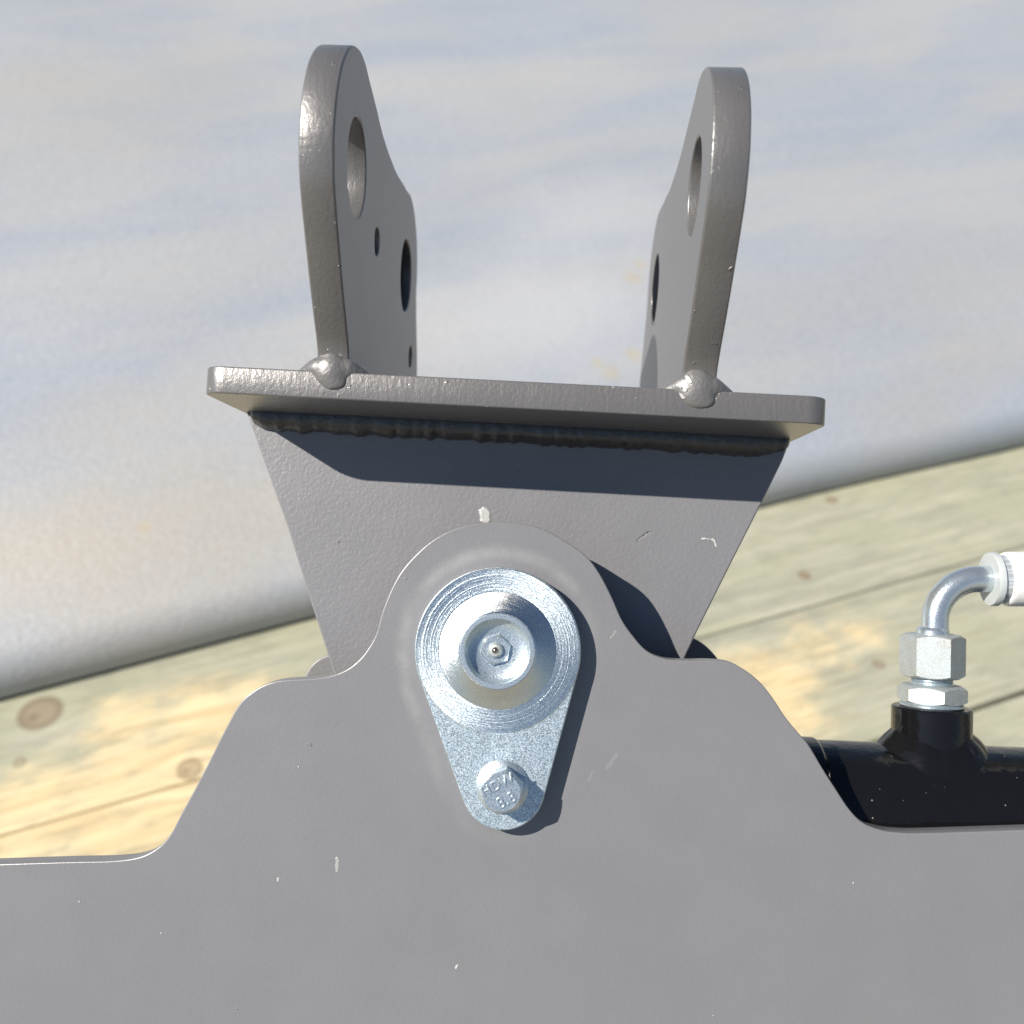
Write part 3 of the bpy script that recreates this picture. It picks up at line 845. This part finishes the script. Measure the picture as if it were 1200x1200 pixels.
part('stamped_numerals', lettering('8.8', px_at(593.5, 938.0), 0.0063, R(28), YH), M_zinc, hd)

# ------------------------------------------------------------------ black hydraulic cylinder
YC = 0.487
CR = 0.032
cc = at(1090, 954, YC)
adir = Vector((1, 0, -0.030)).normalized()
bdir = Vector((0.030, 0, 1)).normalized()
cyl = thing('hydraulic_cylinder', cc - Vector((0, 0, CR)), 'glossy black hydraulic cylinder lying behind the right side of the grey plate', 'hydraulic cylinder')
xs = at(915, 900, YC).x - cc.x
part('barrel', lathe([(CR - 0.002, xs), (CR, xs + 0.002), (CR, 0.40), (CR - 0.002, 0.402)], 128, along(cc, adir)), M_black, cyl)
pr = [(CR + 0.0008, xs + 0.0005), (CR + 0.0012, xs + 0.002), (CR + 0.0012, xs + 0.0145), (CR + 0.0006, xs + 0.0155), (CR - 0.001, xs + 0.017)]
part('end_collar', lathe(pr, 96, along(cc, adir)), M_black, cyl)
bt = at(1091, 828, YC)                       # top centre of the boss
hb = (bt - cc).dot(bdir)
boss_base = cc + bdir * (hb)
BR = 0.0178
part('port_boss', lathe([(BR, -0.040), (BR, -0.0008), (BR - 0.0008, 0), (BR - 0.0045, 0.0), (BR - 0.0048, -0.002)], 96, along(boss_base, bdir)), M_black, cyl)
# fillet weld that flares from the boss onto the curved barrel
bm = bmesh.new()
NA, NF = 144, 12
rings = []
for i in range(NF + 1):
    f = i / NF
    ring = []
    for k in range(NA):
        a = 2 * math.pi * k / NA
        wob = noise.noise(Vector((math.cos(a) * 3.2, math.sin(a) * 3.2, 2.0)))
        rip = 0.00016 * math.sin(a * 17 + 2.5 * f + 5 * wob) * math.sin(math.pi * f)
        rr = BR - 0.0006 + (0.0078 + 0.0012 * wob) * f
        dy = rr * math.cos(a); dx = rr * math.sin(a)
        zs = math.sqrt(max(CR * CR - dy * dy, 0))
        lift = (0.0076 + 0.0012 * wob) * (1 - f) ** 2.2 + 0.0024 * math.sin(math.pi * f) ** 1.2 - 0.0007 * f + rip
        ring.append(bm.verts.new(cc + Vector((0, dy, 0)) + adir * dx + bdir * (zs + lift)))
    rings.append(ring)
for a_, b_ in zip(rings, rings[1:]):
    for k in range(NA):
        j = (k + 1) % NA
        bm.faces.new((a_[k], a_[j], b_[j], b_[k]))
part('weld_bead', from_bm(bm, 80), M_black, cyl)

# ------------------------------------------------------------------ hose fitting
fit = thing('hose_elbow_fitting', boss_base, 'silver ninety-degree elbow with two hex nuts screwed into the black cylinder port', 'hose fitting')
ka = YC / 1200.0
def fz(py): return (at(1092, py, YC) - boss_base).dot(bdir)
def fit_frame(h, dx=0.0): return along(boss_base + bdir * h + adir * dx, bdir, Vector((0, 1, 0)))
part('adapter_collar', lathe([(0.0128, -0.001), (0.0135, 0.0), (0.0142, 0.0006), (0.0142, 0.0013), (0.0133, 0.0018)], 72, fit_frame(0)), M_zinc, fit)
part('adapter_nut', hexprism(0.0270, 0.0085, 0.55, R(0), fit_frame(0.0016)), M_zinc_nut, fit)
part('thread', lathe([(0.0088 + (0.0006 if k % 2 else 0), 0.0099 + k * 0.0006) for k in range(9)], 64, fit_frame(0)), M_zinc, fit)
h1 = 0.0136
h2 = fz(743)
nutm = hexprism(0.0250, h2 - h1, 0.55, R(12), fit_frame(h1))
part('swivel_nut', nutm, M_zinc_nut, fit)
part('tube_collar', lathe([(0.0074, -0.001), (0.0074, 0.0020), (0.0064, 0.0032), (0.0060, 0.0034)], 64, fit_frame(h2)), M_tube, fit)
TR = 0.0061
pA = boss_base + bdir * (h2 + 0.001) + adir * 0.001
pE = at(1160, 680.5, YC)
# elbow path: up, then a quarter bend, then right
end_dir = (at(1240, 679, YC) - pE).normalized()
corner_h = (pE - pA).dot(bdir)
bend_r = 0.0195
path = []
up_len = corner_h - bend_r
for k in range(5): path.append(pA + bdir * up_len * k / 4)
for k in range(1, 17):
    a = R(90) * k / 16
    path.append(pA + bdir * (up_len + bend_r * math.sin(a)) + Vector((1, 0, 0)) * bend_r * (1 - math.cos(a)))
path.append(Vector((pE.x, YC, path[-1].z)))
part('elbow_tube', tube([tuple(p) for p in path], TR, 32), M_tube, fit)
hose0 = Vector((pE.x - 0.0005, YC, path[-1].z))
hose = thing('hydraulic_hose', hose0, 'thick white sleeved hose end leaving the picture on the right', 'hose')
hd_ = Vector((1, 0, 0.006)).normalized()
HR = 0.0128
part('clear_lip', lathe([(0.0062, 0.0), (HR - 0.0006, 0.0), (HR - 0.0002, 0.0008), (HR - 0.0002, 0.0030), (HR - 0.0012, 0.0034)], 72, along(hose0, hd_), cap=False), M_lip, hose)
part('ferrule', lathe([(0.0062, 0.0005), (HR - 0.0016, 0.0010), (HR - 0.0014, 0.0110), (HR - 0.003, 0.012)], 72, along(hose0, hd_)), M_crimp, hose)
path = []
for k in range(40):
    t = k / 39 * 0.42
    path.append(tuple(hose0 + hd_ * (0.0068 + t) + Vector((0, 0.06 * t * t * 4, -0.25 * t * t))))
def hr(t):
    d = t * 0.42
    return HR * (0.93 + 0.07 * min(1, d / 0.0025) ** 0.5) if d < 0.0025 else HR
path = [tuple(hose0 + hd_ * 0.0068), tuple(hose0 + hd_ * 0.0072), tuple(hose0 + hd_ * 0.0080), tuple(hose0 + hd_ * 0.0092)] + path[1:]
NN = len(path) - 1
def hr2(t):
    i = round(t * NN)
    return HR * (0.92, 0.96, 0.985, 1.0)[i] if i < 4 else HR
part('white_sleeve', tube(path, hr2, 48), M_white, hose)

# tidy the helper properties away
for o in scene.objects:
    if '_b' in o: del o['_b']
